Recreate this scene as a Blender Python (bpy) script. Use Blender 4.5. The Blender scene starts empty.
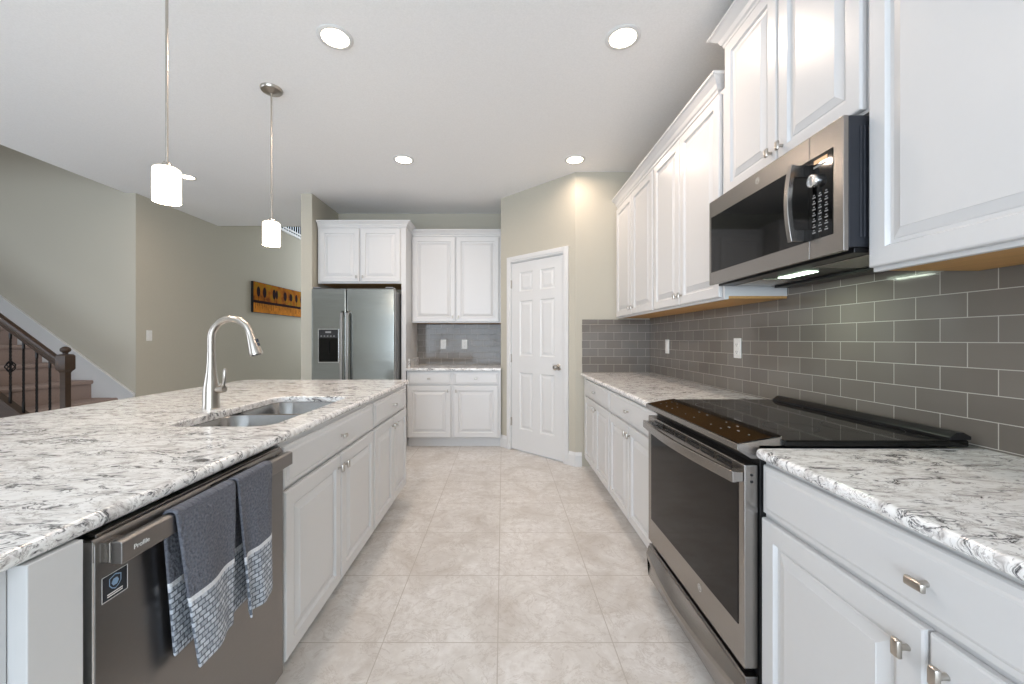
import bpy, bmesh, math, random
from mathutils import Vector, Matrix
random.seed(7)
C = bpy.context.scene.collection
PI = math.pi
# ------------------------------------------------------------------ camera, world, daylight, exposure
H = 1.22                                  # eye height
cd = bpy.data.cameras.new('camera'); cam = bpy.data.objects.new('camera', cd); C.objects.link(cam)
cam.location = (0, 0, H); cam.rotation_euler = (PI/2, 0, 0)
cd.sensor_width = 36; cd.sensor_fit = 'HORIZONTAL'; cd.lens = 36*400/1024
cd.shift_x = 9/1024; cd.shift_y = -2.5/1024; cd.clip_start = 0.02
bpy.context.scene.camera = cam
S = bpy.context.scene
S.view_settings.view_transform = 'Standard'; S.view_settings.look = 'None'
S.view_settings.gamma = 1; S.view_settings.use_curve_mapping = False
S.view_settings.exposure = 0.52
w = bpy.data.worlds.new('sky'); S.world = w; w.use_nodes = True
w.node_tree.nodes['Background'].inputs[0].default_value = (0.75, 0.87, 1, 1)
w.node_tree.nodes['Background'].inputs[1].default_value = 1.0

def area(name, loc, target, sx, sy, power, col, spread=180):
    l = bpy.data.lights.new(name, 'AREA'); l.shape = 'RECTANGLE'; l.size = sx; l.size_y = sy
    l.energy = power; l.color = col; l.spread = math.radians(spread)
    o = bpy.data.objects.new(name, l); C.objects.link(o); o.location = loc
    o.rotation_euler = (Vector(target)-Vector(loc)).to_track_quat('-Z', 'Y').to_euler()
    return o
# daylight through the glazing behind the camera, then fills added where no source is seen
area('daylight_patio', (-1.0, -3.75, 1.35), (-1.0, 3, 2.9), 4.0, 2.2, 145, (0.755, 0.87, 1.0))
area('fill_living', (-7.3, -0.2, 1.5), (3, -0.2, 3.3), 4.2, 1.9, 42, (0.86, 0.90, 1.0))  # added fill at an unseen opening on the living-room side
area('fill_hall', (-3.1, 9.25, 2.6), (-3.1, 2, 2.2), 1.5, 3.0, 26, (0.90, 0.95, 1.0))  # added fill at an unseen opening, as the hall is closed in
area('fill_stairwell', (-7.1, 3.85, 4.3), (-4.0, 3.85, 2.2), 0.8, 1.2, 6, (0.95, 0.95, 1.0))  # added fill for the enclosed stairwell, no window modelled here

# ------------------------------------------------------------------ materials
def lin(c):
    def f(v):
        v /= 255.0
        return v/12.92 if v <= 0.04045 else ((v+0.055)/1.055)**2.4
    return (f(c[0]), f(c[1]), f(c[2]), 1)
def mat(name, col, rough=0.5, metal=0.0, emit=None, es=0, bump=0, bscale=50, coat=0, stretch=None, var=0, spec=0.5):
    m = bpy.data.materials.new(name); m.use_nodes = True; nt = m.node_tree; N = nt.nodes; L = nt.links
    b = N['Principled BSDF']; b.inputs['Base Color'].default_value = lin(col)
    b.inputs['Specular IOR Level'].default_value = spec; b.inputs['Roughness'].default_value = rough; b.inputs['Metallic'].default_value = metal
    if coat: b.inputs['Coat Weight'].default_value = coat; b.inputs['Coat Roughness'].default_value = 0.08
    if emit: b.inputs['Emission Color'].default_value = lin(emit); b.inputs['Emission Strength'].default_value = es
    tc = N.new('ShaderNodeTexCoord'); mp = N.new('ShaderNodeMapping'); L.new(tc.outputs['Object'], mp.inputs[0])
    if stretch: mp.inputs['Scale'].default_value = stretch
    no = N.new('ShaderNodeTexNoise'); no.inputs['Scale'].default_value = bscale; no.inputs['Detail'].default_value = 4
    L.new(mp.outputs[0], no.inputs['Vector'])
    if bump:
        bp = N.new('ShaderNodeBump'); bp.inputs['Strength'].default_value = bump; bp.inputs['Distance'].default_value = 0.002
        L.new(no.outputs[0], bp.inputs['Height']); L.new(bp.outputs[0], b.inputs['Normal'])
    v = var or 0.03
    rr = N.new('ShaderNodeValToRGB'); e = rr.color_ramp.elements; c = lin(col)
    e[0].position = 0.3; e[1].position = 0.7
    e[0].color = (c[0]*(1-v), c[1]*(1-v), c[2]*(1-v), 1); e[1].color = (min(1, c[0]*(1+v)), min(1, c[1]*(1+v)), min(1, c[2]*(1+v)), 1)
    L.new(no.outputs[0], rr.inputs[0]); L.new(rr.outputs[0], b.inputs['Base Color'])
    return m
M = {}
M['cab'] = mat('cabinet_white', (216, 216, 216), 0.32, var=0.004)
M['trimw'] = mat('trim_white', (220, 220, 219), 0.35, var=0.004)
M['wall'] = mat('wall_paint', (191, 186, 172), 0.85, bump=0.15, bscale=160)
M['ceil'] = mat('ceiling_paint', (240, 240, 240), 0.9, bump=0.3, bscale=120)
M['steel'] = mat('brushed_steel', (160, 156, 152), 0.27, 1.0, bump=0.04, bscale=30, stretch=(2, 2, 60), var=0.05)
M['slate'] = mat('dark_steel', (138, 135, 133), 0.30, 1.0, bump=0.03, bscale=30, stretch=(1, 2, 50), var=0.05)
M['fridge'] = mat('fridge_steel', (150, 152, 148), 0.22, 1.0, bump=1.0, bscale=3, stretch=(0.35, 1, 2.4), var=0.04)
M['nickel'] = mat('satin_nickel', (186, 180, 172), 0.28, 1.0)
M['chrome'] = mat('bright_metal', (215, 215, 215), 0.15, 1.0)
M['black'] = mat('black_plastic', (18, 18, 20), 0.35)
M['glass'] = mat('black_glass', (8, 8, 8), 0.05, spec=0.3)
M['ovenglass'] = mat('oven_glass', (22, 19, 18), 0.08, spec=0.18)
M['dgrey'] = mat('dark_grey_metal', (52, 54, 60), 0.45, 0.5)
M['grey'] = mat('grey_paint', (120, 122, 124), 0.5)
M['icon'] = mat('panel_marks', (140, 140, 140), 0.5)
M['wood'] = mat('maple_underside', (196, 150, 92), 0.55, bscale=8, stretch=(1, 12, 12), var=0.12)
M['oak'] = mat('dark_stained_wood', (54, 36, 22), 0.45, bscale=12, stretch=(1, 8, 8), var=0.25)
M['iron'] = mat('black_iron', (24, 22, 22), 0.4, 0.6)
M['carpet'] = mat('carpet', (152, 135, 127), 0.95, bump=1.0, bscale=220, var=0.22)
M['shade'] = mat('opal_glass', (255, 250, 240), 0.3, emit=(255, 236, 205), es=3.0)
M['lens'] = mat('lamp_lens', (255, 250, 240), 0.3, emit=(255, 236, 205), es=9)
M['mwlens'] = mat('hob_lamp_lens', (235, 255, 235), 0.3, emit=(225, 255, 225), es=5)
M['plate'] = mat('white_plastic', (235, 235, 232), 0.4)
M['sinks'] = mat('sink_steel', (150, 149, 147), 0.24, 1.0)
M['blackpaint'] = mat('canvas_edge', (15, 12, 10), 0.6)

def new(name):
    m = bpy.data.materials.new(name); m.use_nodes = True
    return m, m.node_tree.nodes, m.node_tree.links, m.node_tree.nodes['Principled BSDF']
def ramp(N, L, src, stops):
    r = N.new('ShaderNodeValToRGB'); L.new(src, r.inputs[0]); e = r.color_ramp.elements
    while len(e) < len(stops): e.new(0.5)
    for i, (p, c) in enumerate(stops): e[i].position = p; e[i].color = c if len(c) == 4 else (*c, 1)
    return r
def noise(N, L, vec, scale, detail=5, rough=0.55, dist=0):
    n = N.new('ShaderNodeTexNoise'); n.inputs['Scale'].default_value = scale; n.inputs['Detail'].default_value = detail
    n.inputs['Roughness'].default_value = rough; n.inputs['Distortion'].default_value = dist; L.new(vec, n.inputs['Vector']); return n
def mix(N, L, f, a, b):
    x = N.new('ShaderNodeMix'); x.data_type = 'RGBA'
    if hasattr(f, 'type') or not isinstance(f, (int, float)): L.new(f, x.inputs[0])
    else: x.inputs[0].default_value = f
    for s, i in ((a, 6), (b, 7)):
        if isinstance(s, tuple): x.inputs[i].default_value = s
        else: L.new(s, x.inputs[i])
    return x.outputs[2]
W1 = (1, 1, 1, 1); B0 = (0, 0, 0, 1)
def quartz():
    m, N, L, b = new('quartz')
    g = N.new('ShaderNodeNewGeometry'); mp = N.new('ShaderNodeMapping'); L.new(g.outputs['Position'], mp.inputs[0])
    mp.inputs['Scale'].default_value = (0.72, 1.55, 1.55); mp.inputs['Rotation'].default_value = (0, 0, math.radians(8))
    wv = noise(N, L, mp.outputs[0], 7, 3)
    add = N.new('ShaderNodeVectorMath'); add.operation = 'MULTIPLY_ADD'; L.new(wv.outputs['Color'], add.inputs[0])
    add.inputs[1].default_value = (0.16, 0.16, 0.16); L.new(mp.outputs[0], add.inputs[2]); v = add.outputs[0]
    base = ramp(N, L, noise(N, L, v, 22, 6, 0.65).outputs[0], [(0.32, lin((184, 180, 178))), (0.43, lin((228, 226, 224))), (0.54, lin((248, 248, 247)))])
    # grey veins: band around 0.5 of a noise field
    def veins(scale, width, dist, lo=0.5):
        n = noise(N, L, v, scale, 6, 0.62, dist)
        s = N.new('ShaderNodeMath'); s.operation = 'SUBTRACT'; L.new(n.outputs[0], s.inputs[0]); s.inputs[1].default_value = lo
        a = N.new('ShaderNodeMath'); a.operation = 'ABSOLUTE'; L.new(s.outputs[0], a.inputs[0])
        return ramp(N, L, a.outputs[0], [(0.0, W1), (width, B0)]).outputs[0]
    def mul(a, c):
        q = N.new('ShaderNodeMath'); q.operation = 'MULTIPLY'; L.new(a, q.inputs[0])
        if isinstance(c, (int, float)): q.inputs[1].default_value = c
        else: L.new(c, q.inputs[1])
        return q.outputs[0]
    mask1 = ramp(N, L, noise(N, L, v, 12, 3).outputs[0], [(0.49, B0), (0.56, W1)]).outputs[0]
    c1 = mix(N, L, mul(veins(13, 0.016, 0.9), 0.65), base.outputs[0], lin((140, 134, 132)))
    c2 = mix(N, L, mul(mul(veins(8, 0.034, 1.3, 0.47), mask1), 1.0), c1, lin((34, 36, 44)))
    sp = ramp(N, L, noise(N, L, v, 55, 3, 0.6).outputs[0], [(0.60, B0), (0.68, W1)]).outputs[0]
    c3 = mix(N, L, mul(sp, 0.75), c2, lin((78, 78, 84)))
    L.new(c3, b.inputs['Base Color']); b.inputs['Roughness'].default_value = 0.14
    return m
M['quartz'] = quartz()
def subway():
    m, N, L, b = new('glass_subway_tile')
    uv = N.new('ShaderNodeUVMap'); br = N.new('ShaderNodeTexBrick'); L.new(uv.outputs[0], br.inputs['Vector'])
    br.offset = 0.5; br.inputs['Scale'].default_value = 1; br.inputs['Brick Width'].default_value = 0.1525; br.inputs['Row Height'].default_value = 0.0765
    br.inputs['Mortar Size'].default_value = 0.0014; br.inputs['Mortar Smooth'].default_value = 0.1; br.inputs['Bias'].default_value = 0
    br.inputs['Color1'].default_value = lin((112, 106, 99)); br.inputs['Color2'].default_value = lin((122, 116, 109)); br.inputs['Mortar'].default_value = lin((180, 175, 167))
    L.new(br.outputs['Color'], b.inputs['Base Color']); b.inputs['Specular IOR Level'].default_value = 0.28
    r = ramp(N, L, br.outputs['Fac'], [(0, (0.09,)*3), (1, (0.8,)*3)]); L.new(r.outputs[0], b.inputs['Roughness'])
    inv = N.new('ShaderNodeMath'); inv.operation = 'SUBTRACT'; inv.inputs[0].default_value = 1; L.new(br.outputs['Fac'], inv.inputs[1])
    bp = N.new('ShaderNodeBump'); bp.inputs['Distance'].default_value = 0.001; bp.inputs['Strength'].default_value = 0.7; L.new(inv.outputs[0], bp.inputs['Height']); L.new(bp.outputs[0], b.inputs['Normal'])
    return m
M['subway'] = subway()
def floortile():
    m, N, L, b = new('floor_tile')
    g = N.new('ShaderNodeNewGeometry'); mp = N.new('ShaderNodeMapping'); L.new(g.outputs['Position'], mp.inputs[0])
    mp.inputs['Scale'].default_value = (0.458/0.463, 1, 1); mp.inputs['Location'].default_value = (0.0208+0.458*40, -1.61+0.458*40, 0)
    br = N.new('ShaderNodeTexBrick'); L.new(mp.outputs[0], br.inputs['Vector']); br.offset = 0
    br.inputs['Scale'].default_value = 1; br.inputs['Brick Width'].default_value = 0.458; br.inputs['Row Height'].default_value = 0.458
    br.inputs['Mortar Size'].default_value = 0.0022; br.inputs['Mortar Smooth'].default_value = 0.2; br.inputs['Bias'].default_value = 0
    br.inputs['Color1'].default_value = (0.47,)*3+(1,); br.inputs['Color2'].default_value = (0.53,)*3+(1,); br.inputs['Mortar'].default_value = B0
    P = g.outputs['Position']
    n1 = ramp(N, L, noise(N, L, P, 3.2, 6, 0.65, 0.8).outputs[0], [(0.32, lin((196, 189, 181))), (0.50, lin((222, 219, 215))), (0.66, lin((234, 232, 230)))])
    n2 = ramp(N, L, noise(N, L, P, 22, 5, 0.7, 0.3).outputs[0], [(0.40, B0), (0.70, W1)])
    c = mix(N, L, n2.outputs[0], n1.outputs[0], lin((208, 203, 198)))
    vn = noise(N, L, P, 6, 7, 0.7, 1.2); s = N.new('ShaderNodeMath'); s.operation = 'SUBTRACT'; L.new(vn.outputs[0], s.inputs[0]); s.inputs[1].default_value = 0.5
    a = N.new('ShaderNodeMath'); a.operation = 'ABSOLUTE'; L.new(s.outputs[0], a.inputs[0])
    vv = ramp(N, L, a.outputs[0], [(0, (0.4,)*3), (0.02, (0,)*3)])
    c = mix(N, L, vv.outputs[0], c, lin((166, 155, 144)))
    hs = N.new('ShaderNodeHueSaturation'); L.new(c, hs.inputs['Color'])
    vm = N.new('ShaderNodeMapRange'); L.new(br.outputs['Color'], vm.inputs[0]); vm.inputs[1].default_value = 0.4; vm.inputs[2].default_value = 0.6; vm.inputs[3].default_value = 0.95; vm.inputs[4].default_value = 1.03
    L.new(vm.outputs[0], hs.inputs['Value'])
    c = mix(N, L, br.outputs['Fac'], hs.outputs[0], lin((184, 177, 168)))
    L.new(c, b.inputs['Base Color']); b.inputs['Roughness'].default_value = 0.36
    return m
M['floor'] = floortile()
def towelmat():
    m, N, L, b = new('towel_cloth')
    uv = N.new('ShaderNodeUVMap'); sx = N.new('ShaderNodeSeparateXYZ'); L.new(uv.outputs[0], sx.inputs[0])
    mp = N.new('ShaderNodeMapping'); L.new(uv.outputs[0], mp.inputs[0]); mp.inputs['Rotation'].default_value = (0, 0, math.radians(0))
    br = N.new('ShaderNodeTexBrick'); L.new(mp.outputs[0], br.inputs['Vector']); br.inputs['Scale'].default_value = 1
    br.inputs['Brick Width'].default_value = 0.022; br.inputs['Row Height'].default_value = 0.0125; br.inputs['Mortar Size'].default_value = 0.0016; br.inputs['Mortar Smooth'].default_value = 0.0; br.inputs['Bias'].default_value = 0.1
    br.inputs['Color1'].default_value = lin((214, 220, 228)); br.inputs['Color2'].default_value = lin((164, 170, 180)); br.inputs['Mortar'].default_value = lin((104, 110, 120))
    n = noise(N, L, uv.outputs[0], 160, 3)
    dark = ramp(N, L, n.outputs[0], [(0.35, lin((88, 91, 101))), (0.65, lin((116, 119, 128)))])
    # v is metres above the hem: patterned band, a white stripe, then plain terry
    st = ramp(N, L, sx.outputs[1], [(0.0, W1), (0.158, B0)]); st.color_ramp.interpolation = 'CONSTANT'
    st2 = ramp(N, L, sx.outputs[1], [(0.0, B0), (0.158, W1), (0.168, B0)]); st2.color_ramp.interpolation = 'CONSTANT'
    c = mix(N, L, st.outputs[0], dark.outputs[0], br.outputs['Color'])
    c = mix(N, L, st2.outputs[0], c, lin((226, 228, 232)))
    L.new(c, b.inputs['Base Color']); b.inputs['Roughness'].default_value = 0.95
    v2 = N.new('ShaderNodeTexVoronoi'); v2.inputs['Scale'].default_value = 130; L.new(uv.outputs[0], v2.inputs['Vector'])
    bp = N.new('ShaderNodeBump'); bp.inputs['Distance'].default_value = 0.003; bp.inputs['Strength'].default_value = 0.8; L.new(v2.outputs['Distance'], bp.inputs['Height']); L.new(bp.outputs[0], b.inputs['Normal'])
    return m
M['towel'] = towelmat()
def paintmat():
    m, N, L, b = new('painted_canvas')
    tc = N.new('ShaderNodeTexCoord'); P = tc.outputs['Object']
    n = ramp(N, L, noise(N, L, P, 6, 5, 0.6).outputs[0], [(0.35, lin((120, 62, 8))), (0.5, lin((168, 98, 12))), (0.62, lin((150, 118, 18))), (0.72, lin((188, 84, 10)))])
    L.new(n.outputs[0], b.inputs['Base Color']); b.inputs['Roughness'].default_value = 0.9; b.inputs['Specular IOR Level'].default_value = 0.1
    return m
M['paint'] = paintmat()
M['paintlow'] = mat('painted_ground', (196, 124, 40), 0.9, spec=0.1, bscale=10, stretch=(1, 6, 1), var=0.25)
M['paintdark'] = mat('painted_trees', (36, 14, 8), 0.9, spec=0.1, bscale=20, var=0.4)

# ------------------------------------------------------------------ mesh helpers
def tag(o, label=None, cat=None, group=None, kind=None):
    if label: o['label'] = label
    if cat: o['category'] = cat
    if group: o['group'] = group
    if kind: o['kind'] = kind
    return o
def thing(name, label, cat, loc=(0, 0, 0), rz=0, group=None):
    o = bpy.data.objects.new(name, None); C.objects.link(o); o.location = loc; o.rotation_euler = (0, 0, rz)
    o.empty_display_size = 0.05
    return tag(o, label, cat, group)
def obj(name, bm, m, parent=None, bevel=0, smooth=False, seg=2, solid=0, sub=0, label=None, recalc=True):
    if recalc: bmesh.ops.recalc_face_normals(bm, faces=bm.faces)
    me = bpy.data.meshes.new(name); bm.to_mesh(me); bm.free()
    for mm in (m if isinstance(m, (list, tuple)) else [m]): me.materials.append(mm)
    o = bpy.data.objects.new(name, me); C.objects.link(o)
    if parent: o.parent = parent
    if solid: s = o.modifiers.new('s', 'SOLIDIFY'); s.thickness = solid; s.offset = 0
    if sub: s = o.modifiers.new('d', 'SUBSURF'); s.levels = sub; s.render_levels = sub
    if bevel:
        b = o.modifiers.new('b', 'BEVEL'); b.width = bevel; b.segments = seg; b.limit_method = 'ANGLE'; b.angle_limit = math.radians(40); b.harden_normals = True
        smooth = True
    if smooth:
        me.polygons.foreach_set('use_smooth', [True]*len(me.polygons))
        if not bevel and not sub: me.set_sharp_from_angle(angle=math.radians(38))
    if label: o['label'] = label
    return o
def B(): return bmesh.new()
def box(bm, x0, x1, y0, y1, z0, z1, mi=0, R=None):
    vs = [bm.verts.new(Vector(p) if R is None else R @ Vector(p)) for p in
          [(x0,y0,z0),(x1,y0,z0),(x1,y1,z0),(x0,y1,z0),(x0,y0,z1),(x1,y0,z1),(x1,y1,z1),(x0,y1,z1)]]
    fs = []
    for f in [(0,3,2,1),(4,5,6,7),(0,1,5,4),(1,2,6,5),(2,3,7,6),(3,0,4,7)]:
        q = bm.faces.new([vs[i] for i in f]); q.material_index = mi; fs.append(q)
    return fs
def boxo(name, m, d, parent=None, bevel=0.002, **k):
    bm = B(); box(bm, *d); return obj(name, bm, m, parent, bevel, **k)
def bridge(bm, a, b, mi=0, close=True):
    n = len(a); out = []
    for i in range(n if close else n-1):
        f = bm.faces.new((a[i], a[(i+1) % n], b[(i+1) % n], b[i])); f.material_index = mi; out.append(f)
    return out
def lathe(bm, prof, n=24, ctr=(0, 0, 0), R=None, mi=0, cap=True):
    rings = []
    for r, z in prof:
        ring = []
        for i in range(n):
            a = 2*PI*i/n; p = Vector((r*math.cos(a), r*math.sin(a), z))
            if R is not None: p = R @ p
            ring.append(bm.verts.new(p + Vector(ctr)))
        rings.append(ring)
    for a, b in zip(rings, rings[1:]): bridge(bm, a, b, mi)
    if cap:
        bm.faces.new(rings[0][::-1]).material_index = mi; bm.faces.new(rings[-1]).material_index = mi
def tube(bm, pts, rad, n=12, mi=0, sq=None, up=Vector((0, 0, 1))):
    pts = [Vector(p) for p in pts]; rings = []
    if not isinstance(rad, (list, tuple)): rad = [rad]*len(pts)
    prev = None
    for i, p in enumerate(pts):
        t = (pts[min(i+1, len(pts)-1)] - pts[max(i-1, 0)]).normalized()
        if prev is None:
            u = up if abs(t.dot(up)) < 0.95 else Vector((1, 0, 0))
            a = t.cross(u).normalized()
        else: a = (prev - t*prev.dot(t)).normalized()
        prev = a; b = t.cross(a).normalized()
        if sq: w_, h_ = sq; ring = [bm.verts.new(p + a*sx*w_*rad[i] + b*sy*h_*rad[i]) for sx, sy in ((-1,-1),(1,-1),(1,1),(-1,1))]
        else: ring = [bm.verts.new(p + (a*math.cos(2*PI*k/n) + b*math.sin(2*PI*k/n))*rad[i]) for k in range(n)]
        rings.append(ring)
    for a, b in zip(rings, rings[1:]): bridge(bm, a, b, mi)
    bm.faces.new(rings[0][::-1]).material_index = mi; bm.faces.new(rings[-1]).material_index = mi
def rrect(x0, x1, y0, y1, r, n=6):
    out = []
    for cx, cy, a0 in ((x1-r, y1-r, 0), (x0+r, y1-r, PI/2), (x0+r, y0+r, PI), (x1-r, y0+r, 1.5*PI)):
        for i in range(n+1):
            a = a0 + PI/2*i/n; out.append((cx+r*math.cos(a), cy+r*math.sin(a)))
    return out
def panel_rings(bm, x0, x1, z0, z1, steps, y=0, mi=0, fill=True):
    """nested rectangles (inset, depth) -> moulded panel facing -y"""
    rings = []
    for ins, d in steps:
        rings.append([bm.verts.new((px, y+d, pz)) for px, pz in ((x0+ins, z0+ins), (x1-ins, z0+ins), (x1-ins, z1-ins), (x0+ins, z1-ins))])
    for a, b in zip(rings, rings[1:]): bridge(bm, a, b, mi)
    if fill: bm.faces.new(rings[-1]).material_index = mi
    return rings
DOOR = [(0.003, 0.020), (0, 0.018), (0, 0.006), (0.002, 0.002), (0.006, 0.0), (0.052, 0.0), (0.054, 0.004), (0.058, 0.0105), (0.068, 0.0115), (0.071, 0.009), (0.094, 0.0015), (0.096, 0.0)]
DRAWER = [(0.002, 0.020), (0, 0.018), (0, 0.010), (0.003, 0.006), (0.016, 0.005), (0.020, 0.0015), (0.024, 0.0)]
def slab(name, x0, x1, y0, y1, z0, z1, m, parent=None, r=0.02, e=0.013, hole=None):
    bm = B(); n = 5; prof = []
    for i in range(n+1):
        a = PI/2*i/n; prof.append((e*(1-math.sin(a)), z1-e*(1-math.cos(a))))
    for i in range(n+1):
        a = PI/2*i/n; prof.append((e*(1-math.cos(a)), z0+e*(1-math.sin(a))))
    rings = [[bm.verts.new((px, py, z)) for px, py in rrect(x0+d, x1-d, y0+d, y1-d, max(r-d, 0.004))] for d, z in prof]
    for a, b in zip(rings, rings[1:]): bridge(bm, a, b)
    tops = rings[0]; bots = rings[-1]; hr = None
    if hole:
        hx0, hx1, hy0, hy1, hrad = hole; hp = [(0.006, z1), (0.002, z1-0.002), (0, z1-0.006), (0, z0)]
        hr = [[bm.verts.new((px, py, z)) for px, py in rrect(hx0-d, hx1+d, hy0-d, hy1+d, hrad+d, 8)] for d, z in hp]
        for a, b in zip(hr, hr[1:]): bridge(bm, a, b)
    for outer, inner in ((tops, hr[0] if hr else None), (bots, hr[-1] if hr else None)):
        if inner is None: bm.faces.new(outer)
        else:
            es = []
            for loop in (outer, inner):
                for i in range(len(loop)):
                    ed = bm.edges.get((loop[i], loop[(i+1) % len(loop)])) or bm.edges.new((loop[i], loop[(i+1) % len(loop)]))
                    es.append(ed)
            bmesh.ops.triangle_fill(bm, edges=es, use_beauty=True)
    o = obj(name, bm, m, parent, smooth=True)
    wn = o.modifiers.new('w', 'WEIGHTED_NORMAL'); wn.keep_sharp = True; wn.weight = 100
    return o
def text_part(name, s, size, m, parent, loc, rot, align='CENTER'):
    cu = bpy.data.curves.new(name, 'FONT'); cu.body = s; cu.size = size; cu.extrude = 0.0003; cu.align_x = align; cu.align_y = 'CENTER'
    t = bpy.data.objects.new('tmp', cu); C.objects.link(t); bpy.context.view_layer.update()
    me = bpy.data.meshes.new_from_object(t.evaluated_get(bpy.context.evaluated_depsgraph_get()))
    bpy.data.objects.remove(t); me.materials.clear(); me.materials.append(m)
    o = bpy.data.objects.new(name, me); C.objects.link(o); o.parent = parent; o.location = loc; o.rotation_euler = rot
    return o
def crown(name, path, prof, m, parent=None, side=1):
    """sweep (out, z) profile along plan polyline with mitred corners"""
    bm = B(); P = [Vector(p) for p in path]; rings = []
    for i, p in enumerate(P):
        def nrm(a, b): d = (b-a).normalized(); return Vector((d.y, -d.x))*side
        if i == 0: o = nrm(P[0], P[1])
        elif i == len(P)-1: o = nrm(P[-2], P[-1])
        else:
            n1, n2 = nrm(P[i-1], p), nrm(p, P[i+1]); o = (n1+n2); o = o/ (o.length_squared/2) if o.length > 1e-6 else n1
        rings.append([bm.verts.new((p.x+o.x*q, p.y+o.y*q, z)) for q, z in prof])
    for a, b in zip(rings, rings[1:]): bridge(bm, a, b)
    bm.faces.new(rings[0][::-1]); bm.faces.new(rings[-1])
    return obj(name, bm, m, parent, smooth=False)
def crownprof(z0, h=0.08, out=0.055):
    return [(-0.02, z0), (0.0, z0), (0.006, z0+0.004), (0.006, z0+h*0.22), (0.014, z0+h*0.30), (0.022, z0+h*0.52), (out*0.8, z0+h*0.80), (out, z0+h*0.88), (out, z0+h), (-0.02, z0+h)]

# ------------------------------------------------------------------ room shell
def struct(name, m, *boxes, bevel=0, label=None):
    bm = B()
    for d in boxes: box(bm, *d)
    o = obj(name, bm, m, None, bevel); o['kind'] = 'structure'
    if label: o['label'] = label
    return o
CZ = 2.83; XW = 1.42
struct('floor', M['floor'], (-7.4, 1.6, -3.8, 9.3, -0.12, 0))
struct('ceiling', M['ceil'], (-4.15, 1.6, -3.8, 5.67, CZ, CZ+0.3), (-7.4, -4.15, -3.8, 3.25, CZ, CZ+0.3))
struct('ceiling', M['ceil'], (-7.4, -2.1, 3.1, 9.3, 5.4, 5.5))
struct('wall_right', M['wall'], (XW, XW+0.12, -3.8, 5.3, 0, CZ))
struct('wall_end', M['wall'], (0.697, XW, 3.85, 3.97, 0, CZ))
struct('wall_back', M['wall'], (-2.106, 0.1, 5.12, 5.24, 0, CZ))
struct('wall_return', M['wall'], (-0.02, 0.10, 4.60, 5.12, 0, CZ))
struct('wall_refrigerator_side', M['wall'], (-2.227, -2.106, 4.41, 9.2, 0, CZ), (-2.227, -2.106, 5.67, 9.2, CZ, 5.4))
struct('wall_hall', M['wall'], (-4.16, -4.04, 4.4, 9.2, 0, 3.20), (-4.16, -4.04, 4.4, 7.22, 3.20, 5.4), (-4.16, -4.04, 7.22, 9.2, 4.9, 5.4))
struct('wall_upper_landing', M['wall'], (-5.6, -5.5, 4.5, 9.3, 3.0, 5.4))
struct('floor_upper_landing', M['carpet'], (-5.5, -4.17, 4.55, 9.2, 2.9, 3.05))
struct('wall_stairs', M['wall'], (-7.4, -4.16, 4.4, 4.52, 0, 5.4))
struct('wall_above_ceiling', M['wall'], (-4.04, -2.227, 5.68, 5.74, CZ+0.01, 5.4), (-4.15, -4.09, 3.25, 4.4, CZ+0.3, 5.4), (-7.4, -4.15, 3.19, 3.25, CZ+0.3, 5.4))  # unseen upper walls, added to keep sky light from leaking in
struct('wall_hall_end', M['wall'], (-4.16, -3.85, 9.2, 9.3, 0, 5.5), (-2.35, -2.1, 9.2, 9.3, 0, 5.5), (-3.85, -2.35, 9.2, 9.3, 0, 1.1), (-3.85, -2.35, 9.2, 9.3, 4.1, 5.5))
struct('wall_left', M['wall'], (-7.4, -7.28, -3.8, -2.4, 0, CZ), (-7.4, -7.28, 2.0, 4.5, 0, 5.5), (-7.4, -7.28, -2.4, 2.0, 0, 0.5), (-7.4, -7.28, -2.4, 2.0, 2.5, CZ))
struct('wall_rear', M['wall'], (-7.4, -3.06, -3.75, -3.63, 0, CZ), (1.1, 1.6, -3.75, -3.63, 0, CZ), (-3.06, 1.1, -3.75, -3.63, 2.5, CZ), (-3.06, 1.1, -3.75, -3.63, 0, 0.2))
bm = B()
for x in (-3.06, -1.7, -0.33, 1.04): box(bm, x, x+0.06, -3.72, -3.66, 0.2, 2.5)
box(bm, -3.06, 1.1, -3.72, -3.66, 2.44, 2.5); box(bm, -3.06, 1.1, -3.72, -3.66, 0.2, 0.28)
obj('window_1', bm, M['trimw'], None, 0.004)['kind'] = 'structure'
bm = B()
for y in (-2.4, -0.98, 0.45, 1.94): box(bm, -7.37, -7.31, y, y+0.06, 0.5, 2.5)
box(bm, -7.37, -7.31, -2.4, 2.0, 2.44, 2.5); box(bm, -7.37, -7.31, -2.4, 2.0, 0.5, 0.56)
obj('window_2', bm, M['trimw'], None, 0.004)['kind'] = 'structure'

# angled pantry wall: local x along the wall, -y towards the kitchen
RA = Matrix.Translation((-0.024, 4.571, 0)) @ Matrix.Rotation(-PI/4, 4, 'Z')
bm = B(); L_ = 1.0197; dx0, dx1, DH = 0.170, 0.881, 2.06
box(bm, 0, dx0-0.012, 0, 0.12, 0, CZ, R=RA); box(bm, dx1+0.012, L_, 0, 0.12, 0, CZ, R=RA); box(bm, dx0-0.012, dx1+0.012, 0, 0.12, DH+0.02, CZ, R=RA)
obj('wall_pantry', bm, M['wall'])['kind'] = 'structure'
bm = B()
for a, b_, z0, z1 in ((dx0-0.062, dx0-0.004, 0, DH+0.075), (dx1+0.004, dx1+0.062, 0, DH+0.075), (dx0-0.004, dx1+0.004, DH+0.012, DH+0.075)):
    box(bm, a, b_, -0.018, 0.0, z0, z1, R=RA)
    if b_-a < 0.1: box(bm, a+0.008, b_-0.018, -0.024, -0.016, z0, z1-0.008, R=RA)
    else: box(bm, a, b_, -0.024, -0.016, z0+0.018, z1-0.008, R=RA)
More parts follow.
